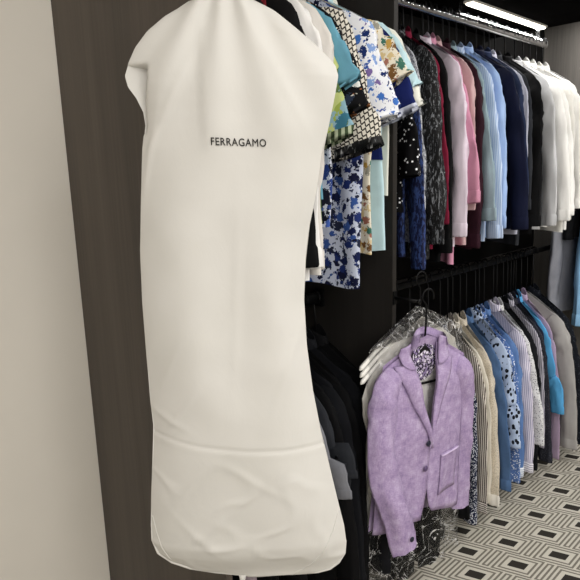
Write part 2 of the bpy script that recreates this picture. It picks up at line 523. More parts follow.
# ---- upper row, middle bay : (u, short, label, material, opts)
up = [
 (1.640, 'black star-flecked blouse', 'black blouse flecked with white specks, first in the upper right row beside the divider', 'blouse', dots('08080B', 'E9EAEE', 62, .2), dict(slen=.40, ry=.03, rx=1.15, L=.6)),
 (1.667, 'royal blue textured shirt', 'royal blue textured shirt hanging low behind the white-flecked black blouse', 'shirt', streaks('0C1236', '34497F', 120, .5, (1, 1, .4)), dict(slen=.68, L=.74)),
 (1.700, 'silver sparkly jacket', 'light silver-grey sparkly jacket between the flecked blouse and the black bristle-pattern jacket', 'jacket', streaks('6B6E76', 'C6C9CE', 200, .47, (1, 1, .6)), dict(slen=.5, L=.70, ry=.018)),
 (1.780, 'black and silver bristle jacket', 'black jacket covered in fine silver bristle streaks, thick sleeve at front', 'jacket', streaks('09090B', '7C7F84', 190, .575, (1, 1, .2)), dict(slen=.62, L=.77, ry=.036, rx=1.2, th=.026)),
 (1.818, 'crimson shirt', 'deep crimson shirt with its shoulder showing above the bristle-pattern jacket', 'shirt', cloth('741C34'), dict(slen=.56, ry=.02)),
 (1.870, 'black dress shirt by the crimson one', 'plain black shirt squeezed between the crimson shirt and the pale lilac-pink shirt', 'shirt', black, dict(slen=.66, L=.79)),
 (1.940, 'pale lilac-pink shirt', 'pale lilac-pink dress shirt with a long sleeve reaching forward', 'shirt', cloth('DCCFDD', var=.05), dict(slen=.61, ry=.026)),
 (1.975, 'rose pink shirt', 'rose pink shirt whose hem shows below the pale lilac-pink sleeve', 'shirt', cloth('C98DA6', var=.06), dict(slen=.5, L=.81)),
 (2.010, 'dusty pink shirt', 'dusty beige-pink shirt just before the burgundy shirt', 'shirt', cloth('C4A4A6', var=.06), dict(slen=.52)),
 (2.075, 'burgundy shirt', 'very dark burgundy shirt between the pink shirts and the light blue shirts', 'shirt', cloth('2E1620', var=.15), dict(slen=.66, L=.76, ry=.028)),
 (2.120, 'grey-teal shirt', 'grey-teal shirt directly after the burgundy shirt', 'shirt', cloth('8DA2AB', var=.06), dict(slen=.56)),
 (2.175, 'light blue striped shirt', 'light blue finely striped shirt, first of the two light blue shirts after the grey-teal one', 'shirt', stripes('A9BEDF', 'C6D5EC', .012, .4), dict(slen=.63)),
 (2.245, 'sky blue dress shirt', 'plain sky blue dress shirt just before the navy shirts', 'shirt', cloth('9FB9E2', var=.06), dict(slen=.61, ry=.027)),
 (2.330, 'navy shirt', 'dark navy shirt beside the plain sky blue dress shirt', 'shirt', navy, dict(slen=.62, ry=.027)),
 (2.395, 'slate navy shirt', 'slate navy shirt just before the pale lavender-grey one in the upper row', 'shirt', cloth('27304A'), dict(slen=.60, L=.72)),
 (2.440, 'lavender-grey shirt', 'pale lavender-grey shirt between slate navy and charcoal in the upper row', 'shirt', cloth('B9BBCB', var=.05), dict(slen=.62, ry=.018)),
 (2.490, 'charcoal jacket', 'charcoal grey jacket hanging just before the broad black shirt, upper row', 'jacket', charcoal, dict(slen=.55, L=.79)),
 (2.580, 'broad black shirt', 'broad black shirt standing out against the white shirts at its right', 'shirt', black, dict(slen=.63, ry=.032, L=.76)),
 (2.680, 'pale grey shirt', 'pale grey shirt right after the broad black shirt', 'shirt', cloth('C8C9CC', var=.05), dict(slen=.63)),
 (2.760, 'first white shirt', 'white shirt directly next to the pale grey shirt, first of the four white ones', 'shirt', white, dict(slen=.62, ry=.026)),
 (2.830, 'second white shirt', 'crisp white shirt, third from the end of the upper row', 'shirt', white, dict(slen=.60, ry=.027)),
 (2.900, 'third white shirt', 'off-white shirt, second from the end of the upper row', 'shirt', offwhite, dict(slen=.62, L=.77, ry=.026)),
 (2.970, 'last white shirt', 'white shirt at the very end of the upper row near the corner', 'shirt', white, dict(slen=.58, L=.77, ry=.028)),
]
GU = 'long-sleeved garments on the upper right rail'
for i, (u, short, label, cat, mat, o) in enumerate(up):
    z = 2.045-.105-random.uniform(0, .012)
    rz = R90-.5+random.uniform(-.05, .05)*(i > 3)
    shirt({'jacket': 'jacket', 'blouse': 'blouse'}.get(cat, 'dress_shirt'), label, cat, GU, (u, 1.285, z), rz, mat, seed=i+1, **o)
    hanger((u, 1.285, z+.012), rz, 2.045+.019-z-.012-.023+.004, 'black hanger holding the '+short+' on the upper right rail', 'black hangers on the upper right rail')

# ---- lower row, middle bay
low = [
 (1.680, 'black shirt behind the blazer', 'plain black shirt hidden mostly behind the lavender blazer, nearest the divider', 'shirt', black, dict(slen=.6)),
 (1.780, 'black knit behind the blazer', 'black knit jacket behind the lavender blazer, second from the divider', 'jacket', dark2, dict(slen=.6)),
 (1.880, 'black blazer', 'black blazer just behind the lavender blazer near its right sleeve', 'blazer', black, dict(slen=.62)),
 (2.010, 'black jacket with pale collar', 'black jacket with beaded collar, right beside the lavender blazer', 'jacket', black, dict(slen=.60, ry=.03, collar=dots('0A0A0C', 'D8D8DC', 90, .3))),
 (2.100, 'navy flecked shirt', 'white and navy flecked shirt with long sleeve right of the lavender blazer', 'shirt', dots('20263C', 'C9CCD6', 170, .42), dict(slen=.67, ry=.026)),
 (2.160, 'brown striped shirt', 'brown and cream striped shirt with horizontally striped cuff', 'shirt', stripes('D2CBC2', '40342F', .011, .5), dict(slen=.66, cuff=stripes('D8D2CC', '4A3F3A', .009, .45, 'z'))),
 (2.200, 'cream shirt', 'plain cream shirt, first of the two cream shirts in the lower row', 'shirt', cloth('D5CFC2', var=.05), dict(slen=.62)),
 (2.262, 'beige textured shirt', 'beige textured shirt with a white cuff, second of the two cream shirts', 'shirt', dots('CFC6B6', 'B0A698', 240, .4), dict(slen=.64, ry=.026, cuff=cloth('E2DED6', var=.04))),
 (2.315, 'denim blue shirt', 'medium denim blue shirt in the lower row next to the beige textured shirt', 'shirt', cloth('4E6A92'), dict(slen=.60)),
 (2.395, 'black-spotted pale blue shirt', 'pale blue shirt with black oval spots in the lower row', 'shirt', dots('B4C4DE', '15171F', 56, .36, stretch=(1, 1, .7)), dict(slen=.44, ry=.034, rx=1.15)),
 (2.430, 'blue dotted shirt', 'mid blue shirt with fine white dots, lower row', 'shirt', dots('5A78B0', 'DDE4F0', 120, .33), dict(slen=.62)),
 (2.475, 'denim patchwork shirt', 'light denim blue shirt with a horizontally striped cuff below the black-spotted shirt', 'shirt', cloth('5C7CAE', var=.1), dict(slen=.61, ry=.032, rx=1.1, cuff=stripes('E4E8EE', '8C9CB4', .010, .35, 'z'))),
 (2.565, 'lilac striped shirt', 'pale lilac and white striped shirt with a striped cuff, lower row', 'shirt', stripes('DAD6E2', '9D97B4', .012, .35), dict(slen=.62, ry=.029, cuff=stripes('E6E4EA', 'A09CB0', .010, .35, 'z'))),
 (2.600, 'grey speckled shirt', 'white shirt with grey speckles between the lilac striped and the black lower shirt', 'shirt', dots('DADBDC', '6D7078', 130, .3), dict(slen=.50)),
 (2.665, 'black shirt in the lower row', 'plain black shirt in the middle of the lower row of printed shirts', 'shirt', dark2, dict(slen=.66, ry=.032)),
 (2.710, 'grey striped shirt', 'grey and lilac narrow striped shirt after the black lower shirt', 'shirt', stripes('B9B7C2', '6E6C7C', .012, .4), dict(slen=.56)),
 (2.745, 'charcoal shirt', 'charcoal patterned shirt in the lower row left of the bright sky blue shirt', 'shirt', dots('2A2B33', '4A4B55', 150, .3), dict(slen=.64)),
 (2.775, 'dark navy shirt', 'dark ink navy shirt touching the bright sky blue shirt', 'shirt', cloth('1C2136'), dict(slen=.60)),
 (2.800, 'bright sky blue shirt', 'bright sky blue shirt in the lower row', 'shirt', cloth('58A4D8', var=.06), dict(slen=.42)),
 (2.860, 'mauve shirt', 'mauve pink-grey shirt right after the bright sky blue shirt', 'shirt', cloth('A794AC', var=.06), dict(slen=.67)),
 (2.930, 'light grey sweater', 'broad light grey sweater near the end of the lower row', 'sweater', cloth('A5A3A1', var=.05), dict(slen=.66, ry=.030, rx=1.0, collar='none')),
 (3.000, 'dark speckled jacket', 'dark navy speckled jacket at the end of the lower row', 'jacket', dots('12151D', '3A4048', 90, .25), dict(slen=.66, ry=.03)),
]
GL = 'garments on the lower right rail'
for i, (u, short, label, cat, mat, o) in enumerate(low):
    z = .835-random.uniform(0, .012)
    rz = R90-(.5 if i < 20 else .3)+random.uniform(-.04, .04)
    nm = {'jacket': 'jacket', 'blazer': 'blazer', 'sweater': 'sweater'}.get(cat, 'dress_shirt')
    shirt(nm, label, cat, GL, (u, 1.285, z), rz, mat, seed=i+40, **o)
    hanger((u, 1.285, z+.012), rz, 1.03+.019-z-.012-.023+.004, 'black hanger holding the '+short+' on the lower right rail', 'black hangers on the lower right rail')

# ---- upper row, left bay
b1 = [
 (0.860, 'black formal jacket', 'black formal jacket deep behind the white garment bag, innermost visible', 'jacket', black, dict(th=.02)),
 (0.925, 'black jacket with red edging', 'black jacket with a red edging stripe showing above the garment bag shoulder', 'jacket', stripes('0C0B0C', '8C2A34', .16, .12), dict(th=.018, slen=.58, shw=.205, tuck=.05)),
 (0.965, 'white long shirt', 'long white shirt directly right of the black jacket with red edging', 'shirt', cloth('E3E1DF', var=.04), dict(th=.016, slen=.62, L=.74, ry=.019, shw=.205, tuck=.07)),
 (1.000, 'pale grey long shirt', 'pale grey-white long shirt, second of the two long shirts beside the garment bag', 'shirt', cloth('CFCBC6', var=.04), dict(th=.016, slen=.63, L=.73, ry=.02, shw=.205, tuck=.08)),
 (1.025, 'green and blue leaf shirt', 'short-sleeved shirt printed with green and blue leaves', 'shirt', floral('7FA0AE', ['3F6496', '8E9E4A', '51683A', '35687C', 'AEB876'], 26, .7), dict(kind='short', drape=1.4, cuff=stripes('9FA88E', '3C4A34', .02, .5), th=.012, ry=.02, L=.6)),
 (1.038, 'teal short-sleeved shirt', 'plain teal short-sleeved shirt pressed against the garment bag', 'shirt', cloth('6499AE', var=.08), dict(kind='short', drape=.9, th=.012, ry=.016, L=.55)),
 (1.065, 'black printed shirt', 'black short-sleeved shirt with scattered dark print left of the basket-weave print shirt', 'shirt', floral('C9CEDC', ['16204A', '1B1D2C', '2A3F7C', '0F1222', '3B57A0'], 26, .62), dict(kind='short', sleeve_mat=floral('0E0E12', ['D9D4C8', '8C5A38', 'EDEBE6', '2A3348'], 34, .34), drape=1.15, th=.014, ry=.018, L=.62)),
 (1.122, 'basket-weave print shirt', 'cream and black basket-weave print short-sleeved shirt with dark sleeve hem', 'shirt', basket('D6D1C6', '34302C', 88), dict(kind='short', drape=1.5, th=.012, ry=.028, L=.45, cuff=streaks('0A0A0C', 'BBBBBB', 60, .6, (1, 1, .2)))),
 (1.195, 'white and blue flower shirt', 'white short-sleeved shirt with blue flower print', 'shirt', floral('B9C0D2', ['141D44', '1D2C62', '0F1330', '33508F', '20263C'], 40, .58), dict(kind='short', drape=1.2, th=.016, ry=.026, L=.80, sleeve_mat=floral('E2E4EA', ['2A4F9C', '3D6CB8', '16295E', '7E9BD0', '74629A'], 40, .42))),
 (1.238, 'gold bloom shirt', 'cream short-sleeved shirt with gold and green blooms', 'shirt', floral('D9D2C0', ['B08C46', '6E4D2A', '3B6A5C', 'C9B384', '8F8C80', '9A6656'], 44, .52), dict(kind='short', drape=.78, th=.012, ry=.024, L=.71)),
 (1.266, 'royal blue shirt', 'dark royal blue short-sleeved shirt with white sleeve trim', 'shirt', cloth('141F56'), dict(kind='short', drape=1.1, th=.011, ry=.016, L=.45, cuff=cloth('C8CDDD'))),
 (1.286, 'pale aqua shirt', 'pale aqua blue short-sleeved shirt next to the cream shirt by the divider', 'shirt', cloth('B9D6DE', var=.05), dict(kind='short', drape=.85, th=.011, ry=.018, L=.70)),
 (1.306, 'cream short-sleeved shirt', 'plain cream short-sleeved shirt last in the left bay against the divider', 'shirt', cloth('DFE0D6', var=.04), dict(kind='short', drape=1.05, th=.011, ry=.02, L=.55)),
]
for i, (u, short, label, cat, mat, o) in enumerate(b1):
    z = 2.045-.09-random.uniform(0, .01)
    rz = R90+.12+random.uniform(-.02, .02)
    shirt('jacket' if cat == 'jacket' else ('short_sleeved_shirt' if o.get('kind') == 'short' else 'dress_shirt'), label, cat, 'garments on the upper left rail', (u, 1.2, z), rz, mat, seed=i+80, **dict(dict(shw=.18), **o))
    hanger((u, 1.2, z+.01), rz, 2.045+.019-z-.01-.023+.004, 'black hanger holding the '+short+' on the upper left rail', 'black hangers on the upper left rail')

# ---- lower row, left bay: dark suits
g1 = [
 (.86, 'black trousers set', 'black suit farthest left on the lower rail behind the garment bag', black, .60),
 (.93, 'second black suit', 'black suit second from the left behind the garment bag', black, .6),
 (1.085, 'pale grey knit', 'pale grey knit top whose sleeve shows beside the garment bag', cloth('75767C'), .27),
 (1.118, 'charcoal knit', 'charcoal knit top with short loose sleeve beside the garment bag', cloth('2A2C31'), .23),
 (1.16, 'plain black suit', 'plain black suit just right of the charcoal knit top', black, .62),
 (1.20, 'third black suit', 'black suit fourth from the divider in the lower left bay', dark2, .62),
 (1.24, 'fourth black suit', 'black suit third from the divider in the lower left bay', black, .62),
 (1.285, 'fifth black suit', 'black suit second from the divider in the lower left bay', dark2, .62),
 (1.340, 'sixth black suit', 'black suit touching the divider in the lower left bay', black, .62),
]
for i, (u, short, label, mat, sl) in enumerate(g1):
    z = 1.065-.115
    knit = 'knit' in short
    shirt('knit_top' if knit else 'suit_jacket', label, 'sweater' if knit else 'suit', 'dark garments on the lower left rail', (u, 1.285, z), R90+random.uniform(-.03, .03), mat,
          seed=i+120, L=.40 if knit else .82, th=.018, slen=sl, ry=.02, rx=.95)
    hanger((u, 1.285, z+.012), R90, 1.065+.019-z-.012-.023+.004, 'black hanger holding the '+short+' on the lower left rail', 'black hangers on the lower left rail')

# ---- pale trousers below the garment bag
e = empty('trousers', (.80, 1.10, .95), -.76, 'pale pink-grey trousers with two legs showing under the garment bag hem', 'trousers')
mt = cloth('A79AA2', var=.06)
for s, nm in ((-1, 'trouser_leg'), (1, 'trouser_leg')):
    bm = bmesh.new()
    rr = []
    for i in range(12):
        f = i/11; z = -.06-.62*f; cx = s*lerp(.045, .062, f); a = lerp(.05, .018, sm(0, 1, f)); b = .014
        rr.append([(cx+a*cos(2*pi*k/14), b*sin(2*pi*k/14)*(1+.2*sin(k+i*.4)), z) for k in range(14)])
    loft(bm, rr, True, True, True); link_bm(nm, bm, mt, e)
bm = bmesh.new(); rr = []
for i in range(5):
    z = -.10*i/4+.01
    rr.append([(.10*cos(2*pi*k/20), .017*sin(2*pi*k/20), z) for k in range(20)])
loft(bm, rr, True, True, True); link_bm('waistband', bm, mt, e)

# ---- corner wardrobe long garments
cg = [
 ('long_coat', 'long grey coat with small cuff buttons hanging in the far right corner', 'coat', cloth('8E9099', var=.08), (3.36, 1.215, 1.60), dict(L=.91, slen=.80, th=.035, ry=.036, rx=1.1)),
 ('jacket', 'black jacket hanging in the corner just left of the sky blue gown', 'jacket', black, (3.36, 1.14, 1.60), dict(L=.50, slen=.42, th=.03, ry=.03)),
 ('gown', 'long sky blue gown at the right edge of the photo', 'gown', cloth('8FBDE4', var=.06), (3.36, 1.075, 1.60), dict(L=.95, slen=.86, th=.035, ry=.036, rx=1.1)),
]
for i, (nm, label, cat, mat, loc, o) in enumerate(cg):
    c_ = shirt(nm, label, cat, 'long garments in the corner wardrobe', loc, pi, mat, seed=i+160, **o)
    if nm == 'long_coat':
        for k in range(4):
            bm = bmesh.new(); bmesh.ops.create_uvsphere(bm, u_segments=10, v_segments=6, radius=.007)
            for v in bm.verts: v.co = Vector((.282+.004, -.006-.003*k, -.80+.022*k)) + Vector((v.co.x*.5, v.co.y, v.co.z))
            link_bm('cuff_button', bm, m_whiteplastic, c_)
    hanger((loc[0], loc[1], loc[2]+.012), pi, 1.72+.012-loc[2]-.012-.023+.004, 'black hanger holding the '+{'long_coat': 'long grey coat', 'jacket': 'black jacket', 'gown': 'long sky blue gown'}[nm]+' in the corner', 'black hangers in the corner wardrobe')

# ------------------------------------------------------------------ lavender blazer (front = local +y, wearer's view x)
t = NT('lavender_linen'); co = t.co()
n1 = t.noise(t.co((1, 1, 1)), 30, 5, .65); n2 = t.noise(t.co((6, 6, .8)), 60, 3, .6); n3 = t.noise(t.co((.8, 6, 6)), 60, 3, .6)
f = t.M('ADD', t.M('MULTIPLY', n1, .5), t.M('MULTIPLY', t.M('ADD', n2, n3), .25))
t.base(t.ramp(f, [(.36, hexlin('89769B')), (.5, hexlin('A18EB1')), (.64, hexlin('BBACC8'))]), .9, .1)
t.bump(t.noise(t.co((1, 1, .5)), 22, 4, .6), .35, .006); m_lav = t.m
m_lining = stripes('E2DFDB', 'ECEAE6', .03, .5)
m_paisley = floral('2A2433', ['C9BFD6', '8A7AA2', 'E0DAE6', 'B4A8C4'], 110, .55)

def blazer():
    e = empty('blazer', (1.44, .925, .975), pi-.2, 'lavender linen blazer hung open on a peg at the front of the divider', 'blazer', None, math.radians(-4.5))
    e.scale = (.82, .9, .9)
    shw = .208
    def drop(x): return .085*(abs(x)/shw)**1.2
    def gap(z, s):   # half opening; s=+1 is image-left front
        if s > 0: return interp([(-.7, .03), (-.6, .012), (-.52, -.004), (-.45, -.010), (-.37, -.012), (-.31, .0), (-.2, .05), (-.02, .105), (.02, .105)], z)
        return interp([(-.7, .085), (-.66, .060), (-.6, .030), (-.5, .006), (-.37, .006), (-.30, .008), (-.2, .018), (-.02, .045), (.02, .045)], z)
    # back and the two fronts, each a curved sheet sharing the side seam
    L = .635
    def half(z): return interp([(-L, .222), (-.45, .212), (-.3, .205), (-.15, .21), (0, .205)], z)
    N = 26
    def yfront(x, z): return .008 + .034*sm(0, -.16, z)*(1-(abs(x)/.235)**2.2) + .007*sin(x*30+z*7)*sm(-.3, -.6, z) + .006*nz(x*9, 1, z*8)
    for s, nm in ((1, 'front_panel'), (-1, 'front_panel')):
        bm = bmesh.new(); rows = []
        for i in range(N+1):
            f = i/N; r = []
            for k in range(13):
                g = k/12
                zz = -L*f
                x0 = gap(zz, s); x1 = half(zz)
                x = s*lerp(x0, x1, g)
                z = zz - drop(x)*(1-f)**4
                if f > .9: z += .03*sm(.9, 1, f)*(1-g)**2 * (1 if s < 0 else .5)   # rounded quarter
                y = yfront(x, zz) + (.004 if s > 0 else 0)
                r.append((x, y, z))
            rows.append(r)
        loft(bm, rows, False); o = link_bm(nm, bm, m_lav, e)
        md = o.modifiers.new('s', 'SOLIDIFY'); md.thickness = .004; md.offset = -1
        if s < 0:
            # patch pocket
            bm = bmesh.new(); rows = []
            for i in range(9):
                f = i/8; r = []
                for k in range(7):
                    x = -lerp(.075, .185, k/6); z = lerp(-.405, -.555, f)+.008*(k/6)
                    r.append((x, yfront(x, z)+.0045, z))
                rows.append(r)
            loft(bm, rows, False); p = link_bm('pocket', bm, m_lav, o)
            md = p.modifiers.new('s', 'SOLIDIFY'); md.thickness = .002; md.offset = 1
            bm = bmesh.new(); tube(bm, [(-lerp(.075, .185, k/6), yfront(-lerp(.075, .185, k/6), -.41)+.0085, -.409+.008*(k/6)) for k in range(7)], .003, 6)
            link_bm('pocket_welt', bm, cloth('CDBCDC'), p)
    bm = bmesh.new(); rows = []
    for i in range(N+1):
        f = i/N; zz = -L*1.02*f; r = []
        for k in range(17):
            x = lerp(-1, 1, k/16)*half(zz)
            r.append((x, .004-.03*sm(0, .15, f)*(1-(abs(x)/.235)**2), zz+.012 - drop(x)*(1-f)**4))
        rows.append(r)
    loft(bm, rows, False); o = link_bm('back_panel', bm, m_lav, e)
    # lining sheet inside the back
    bm = bmesh.new(); rows = []
    for i in range(14):
        f = i/13; zz = -.10-(L-.16)*f; r = []
        for k in range(11):
            x = lerp(-1, 1, k/10)*(half(zz)-.03)
            r.append((x, -.014+.004*sin(x*40+f*3), zz))
        rows.append(r)
    loft(bm, rows, False); tag(link_bm('lining', bm, m_lining, e), 'pale grey inner lining')
    bm = bmesh.new(); rows = []
    for i in range(9):
        f = i/8; zz = -.02-.125*f; r = []
        for k in range(11):
            x = lerp(-1, 1, k/10)*(.062*math.sqrt(max(.02, 1-(f*1.05-.35)**2/.5)))
            r.append((x, -.004+.006*sin(f*3), zz))
        rows.append(r)
    loft(bm, rows, False); tag(link_bm('neck_lining', bm, m_paisley, e), 'dark paisley lining patch at the neck')
    # lapels and the collar wings above their notches
    for s in (1, -1):
        for nm, f0, f1, tab in (('lapel', .2, 1.0, [(.2, .082), (.3, .078), (.6, .05), (1, .003)]), ('collar_wing', -.03, .245, [(-.03, .04), (.245, .056)])):
            bm = bmesh.new(); rows = []
            for i in range(15):
                f = lerp(f0, f1, i/14); z = lerp(.012, -.365, f)
                x0 = gap(z, s); wl = interp(tab, f)
                r = []
                for k in range(6):
                    g = k/5
                    x = s*(x0-.004+wl*g)
                    dz = (.016*g*(1-i/14) if nm == 'lapel' else .03*g*g*(i/14))
                    r.append((x, yfront(x, z)+.007*sin(pi*min(1, g*.8+.15))+.004+(.003 if nm != 'lapel' else 0), z - drop(x)*(1-max(0, f))**3*.8 + dz))
                rows.append(r)
            loft(bm, rows, False); o = link_bm(nm, bm, m_lav, e)
            md = o.modifiers.new('s', 'SOLIDIFY'); md.thickness = .004
    # collar round the back of the neck
    bm = bmesh.new(); rows = []
    for i in range(17):
        a = lerp(-.12*pi, 1.12*pi, i/16)
        cx, cy = .062*cos(a), -.030*sin(a)+.012
        rows.append([(cx*.95, cy*.95, .012-.02*(cos(a)**2)), (cx, cy, .036-.016*cos(a)**2), (cx*1.15, cy*1.2, .028-.018*cos(a)**2), (cx*1.38, cy*1.4, -.004-.022*cos(a)**2)])
    loft(bm, rows, False); link_bm('collar', bm, m_lav, e)
    # sleeves
    pl = [(.155, .012, -.105), (.198, .022, -.145), (.226, .034, -.22), (.226, .050, -.38), (.178, .072, -.53), (.128, .085, -.665)]
    rings = sleeve_rings(pl, [.042, .062, .062, .062, .060, .058], [.026, .038, .04, .038, .034, .030], 3, n=22, sub=26, wr=.8)
    bm = bmesh.new(); loft(bm, rings, True, True, False); sl = link_bm('sleeve', bm, m_lav, e)
    bm = bmesh.new(); bmesh.ops.create_uvsphere(bm, u_segments=14, v_segments=8, radius=.0095)
    for v in bm.verts: v.co = Vector((v.co.x, v.co.y*.4, v.co.z)) + Vector((.137, .122, -.618))
    link_bm('cuff_button', bm, m_btn_navy, sl)
    pr = [(-.155, .008, -.105), (-.198, .01, -.145), (-.228, .0, -.22), (-.252, -.006, -.38), (-.262, -.006, -.53), (-.268, -.002, -.66)]
    rings = sleeve_rings(pr, [.04, .056, .054, .052, .05, .048], [.026, .034, .034, .03, .028, .026], 8, n=20, sub=24, wr=.8)
    bm = bmesh.new(); loft(bm, rings, True, True, False); link_bm('sleeve', bm, m_lav, e)
    for z, mt_ in ((-.345, m_btn_navy), (-.435, m_btn_lil)):
        x = .012
        bm = bmesh.new(); bmesh.ops.create_uvsphere(bm, u_segments=14, v_segments=8, radius=.0105)
        for v in bm.verts: v.co = Vector((v.co.x, v.co.y*.4, v.co.z)) + Vector((x, yfront(x, z)+.012, z))
        link_bm('button', bm, mt_, e)
    return e
blazer()
hanger((1.44, .930, .975), pi-.2, .125, 'black hanger inside the lavender blazer', None, math.radians(-4.5), hw=.17)

# peg on the divider front, blazer + white jacket hang on it
def peg(name, loc, length, label):
    e = empty(name, loc, 0, label, 'peg')
    bm = bmesh.new(); tube(bm, [(0, 0, 0), (0, -length, 0)], .005, 10); tube(bm, [(0, -length, 0), (0, -length-.004, 0)], .008, 10)
    link_bm('pin', bm, m_blackmetal, e)
    bm = bmesh.new(); add_box(bm, (-.009, -.004, -.02), (.009, 0, .02), .001); link_bm('mounting_plate', bm, m_blackmetal, e, False)
peg('valet_peg', (1.382, .9995, 1.098), .085, 'small dark peg on the divider front carrying the lavender blazer')
peg('valet_peg', (.707, .9715, 1.925), .16, 'small dark peg above the white garment bag on the left panel front')

# white jacket in plastic behind the blazer
shirt('jacket', 'cream white jacket under clear plastic directly behind the lavender blazer', 'jacket', None, (1.475, .972, 1.03), pi-.12, cloth('DAD7D0', var=.04), seed=200,
      L=.62, th=.014, slen=.54, ry=.016, shw=.178, collar='none', rx=.7, tuck=.115, ry_tilt=math.radians(-2))
hanger((1.475, .972, 1.037), pi-.12, .106, 'black hanger holding the cream white jacket under plastic', None, math.radians(-2), hw=.17)
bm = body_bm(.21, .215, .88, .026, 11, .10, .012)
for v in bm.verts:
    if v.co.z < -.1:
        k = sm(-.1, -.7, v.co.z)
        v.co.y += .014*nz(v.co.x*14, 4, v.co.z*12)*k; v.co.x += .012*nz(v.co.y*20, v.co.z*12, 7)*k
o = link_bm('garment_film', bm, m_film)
o.matrix_basis = Matrix.Translation((1.455, .962, 1.065)) @ Matrix.Rotation(pi-.12, 4, 'Z')
tag(o, 'crinkled clear plastic cover hanging below and above the lavender blazer', 'plastic cover')
e = empty('dark_backing_trousers', (1.47, .968, .50), pi-.12, 'added black trousers darkening the clear plastic below the lavender blazer', 'trousers')  # dark garment added to deepen the tone behind the lower film
for s_ in (-1, 1):
    bm = bmesh.new(); rr = []
    for i in range(12):
        f = i/11; z = -.34*f; cx = s_*lerp(.062, .066, f); a = lerp(.062, .056, f)
        rr.append([(cx+a*cos(2*pi*k/14), .011*sin(2*pi*k/14)*(1+.3*sin(k*2+i*.6)), z) for k in range(14)])
    loft(bm, rr, True, True, True); link_bm('trouser_leg', bm, black, e)
bm = bmesh.new(); rr = []
for i in range(6):
    f = i/5
    rr.append([(lerp(.125, .13, f)*cos(2*pi*k/22), .012*sin(2*pi*k/22), .16-.17*f) for k in range(22)])
loft(bm, rr, True, True, True); link_bm('seat_panel', bm, black, e)
# three white hanger ends beside it
for k in range(3):
    e = empty('spare_hanger', (1.398+.002*k, .992, 1.015-.021*k), pi, 'white plastic hanger tip poking out left of the cream white jacket', 'hanger', 'white spare hangers by the cream jacket')
    bm = bmesh.new()
    tube(bm, [(.188, 0, -.096), (.18, 0, -.091), (.12, 0, -.060), (.0, 0, -.01), (-.12, 0, -.060), (-.18, 0, -.09)], [.002, .0075, .0065, .0065, .0065, .005], 8)
    link_bm('shoulder_bar', bm, m_whiteplastic, e)

# ------------------------------------------------------------------ white garment bag
LT = [(1.785, -.098), (1.771, -.16), (1.745, -.206), (1.721, -.238), (1.695, -.261), (1.668, -.277), (1.648, -.285), (1.629, -.281), (1.610, -.268), (1.585, -.257), (1.562, -.255), (1.518, -.263), (1.428, -.273), (1.334, -.283), (1.236, -.287), (1.031, -.287), (.977, -.285), (.945, -.288), (.878, -.295), (.811, -.302), (.753, -.307), (.718, -.307), (.687, -.297), (.664, -.269), (.648, -.231), (.637, -.178), (.625, -.11)]
RT_ = [(1.785, -.088), (1.768, -.046), (1.748, -.012), (1.720, .023), (1.696, .052), (1.675, .075), (1.655, .093), (1.637, .098), (1.617, .094), (1.588, .088), (1.544, .078), (1.5, .068), (1.436, .056), (1.372, .041), (1.305, .032), (1.227, .027), (1.136, .03), (1.042, .04), (.956, .054), (.9, .066), (.844, .077), (.786, .089), (.74, .099), (.704, .103), (.673, .1), (.652, .087), (.636, .068), (.627, .03), (.625, -.1)]
LTi = sorted(LT); RTi = sorted(RT_)
BX, BZ = -.1, .62
def bag_y(x, z):
    """front surface depth (negative toward the viewer); x lateral, z height"""
    l, r = interp(LTi, z), interp(RTi, z)
    c_ = (l+r)/2; hw = max(.01, (r-l)/2); s = max(-1, min(1, (x-c_)/hw))
    edge = (1-abs(s)**3.2)
    T = .040*sm(.62, .72, z)*(1-.45*sm(1.6, 1.785, z)) + .004
    y = -T*edge
    # left shoulder gusset that folds back behind the front sheet
    fx = lerp(-.252, -.243, sm(1.585, 1.66, z))
    k = sm(1.54, 1.58, z)*(1-sm(1.652, 1.667, z))
    y += .06*k*sm(fx+.004, fx-.006, x)
    # cross fold near the lower third
    zc = interp([(-.29, .966), (-.19, .948), (-.09, .934), (.05, .928)], x)
    dz = z-zc
    y += .0022*exp(-(dz/.003)**2) - .0006*exp(-((dz+.010)/.008)**2)
    # soft vertical pleat under the left shoulder and broad drapes from the neck
    y += .004*sm(-.150, -.138, x)*sm(1.49, 1.56, z)*(1-sm(1.68, 1.76, z))*-1
    ang = math.atan2(x+.095, max(.02, 1.86-z))
    y += .0045*sin(ang*17)*sm(1.25, 1.6, z)
    y += .005*sin((x+.1)*34+z*1.3)*sm(1.55, 1.2, z)*sm(.98, 1.1, z)*edge
    # crinkles
    y += .004*nz(x*7+z*2.5, 3.1, z*4.2-x*3) + .0022*nz(x*15-z*9, 8.2, z*11+x*8)
    for (cx_, cz_, an_, ln_, am_) in ((-.13, .80, .75, .07, .004), (-.07, .86, -.6, .06, .003), (-.20, .74, -.8, .06, .004), (-.16, .72, .1, .05, .003), (-.04, .88, .9, .05, .003), (-.22, 1.02, .9, .05, .004), (-.24, 1.1, 1.1, .06, .003), (.03, 1.7, -.5, .05, .003), (-.20, 1.60, 1.05, .10, .005), (-.25, 1.50, 1.3, .10, .004), (.0, 1.62, -1.1, .09, .004), (-.1, 1.25, 1.5, .16, .003), (.0, 1.12, 1.2, .1, .003), (-.25, 1.0, -.5, .04, .004)):
        px_, pz_ = x-cx_, z-cz_
        al = px_*cos(an_)+pz_*sin(an_); ac = -px_*sin(an_)+pz_*cos(an_)
        y -= .6*am_*exp(-(al/ln_)**2)*exp(-(ac/.007)**2)
    lowk = sm(.95, .85, z)
    rdg = abs(nz(x*9-z*6, 5.5, z*8+x*5)); y += -.0028*(1-min(1, rdg*7))*lowk*.8
    return y
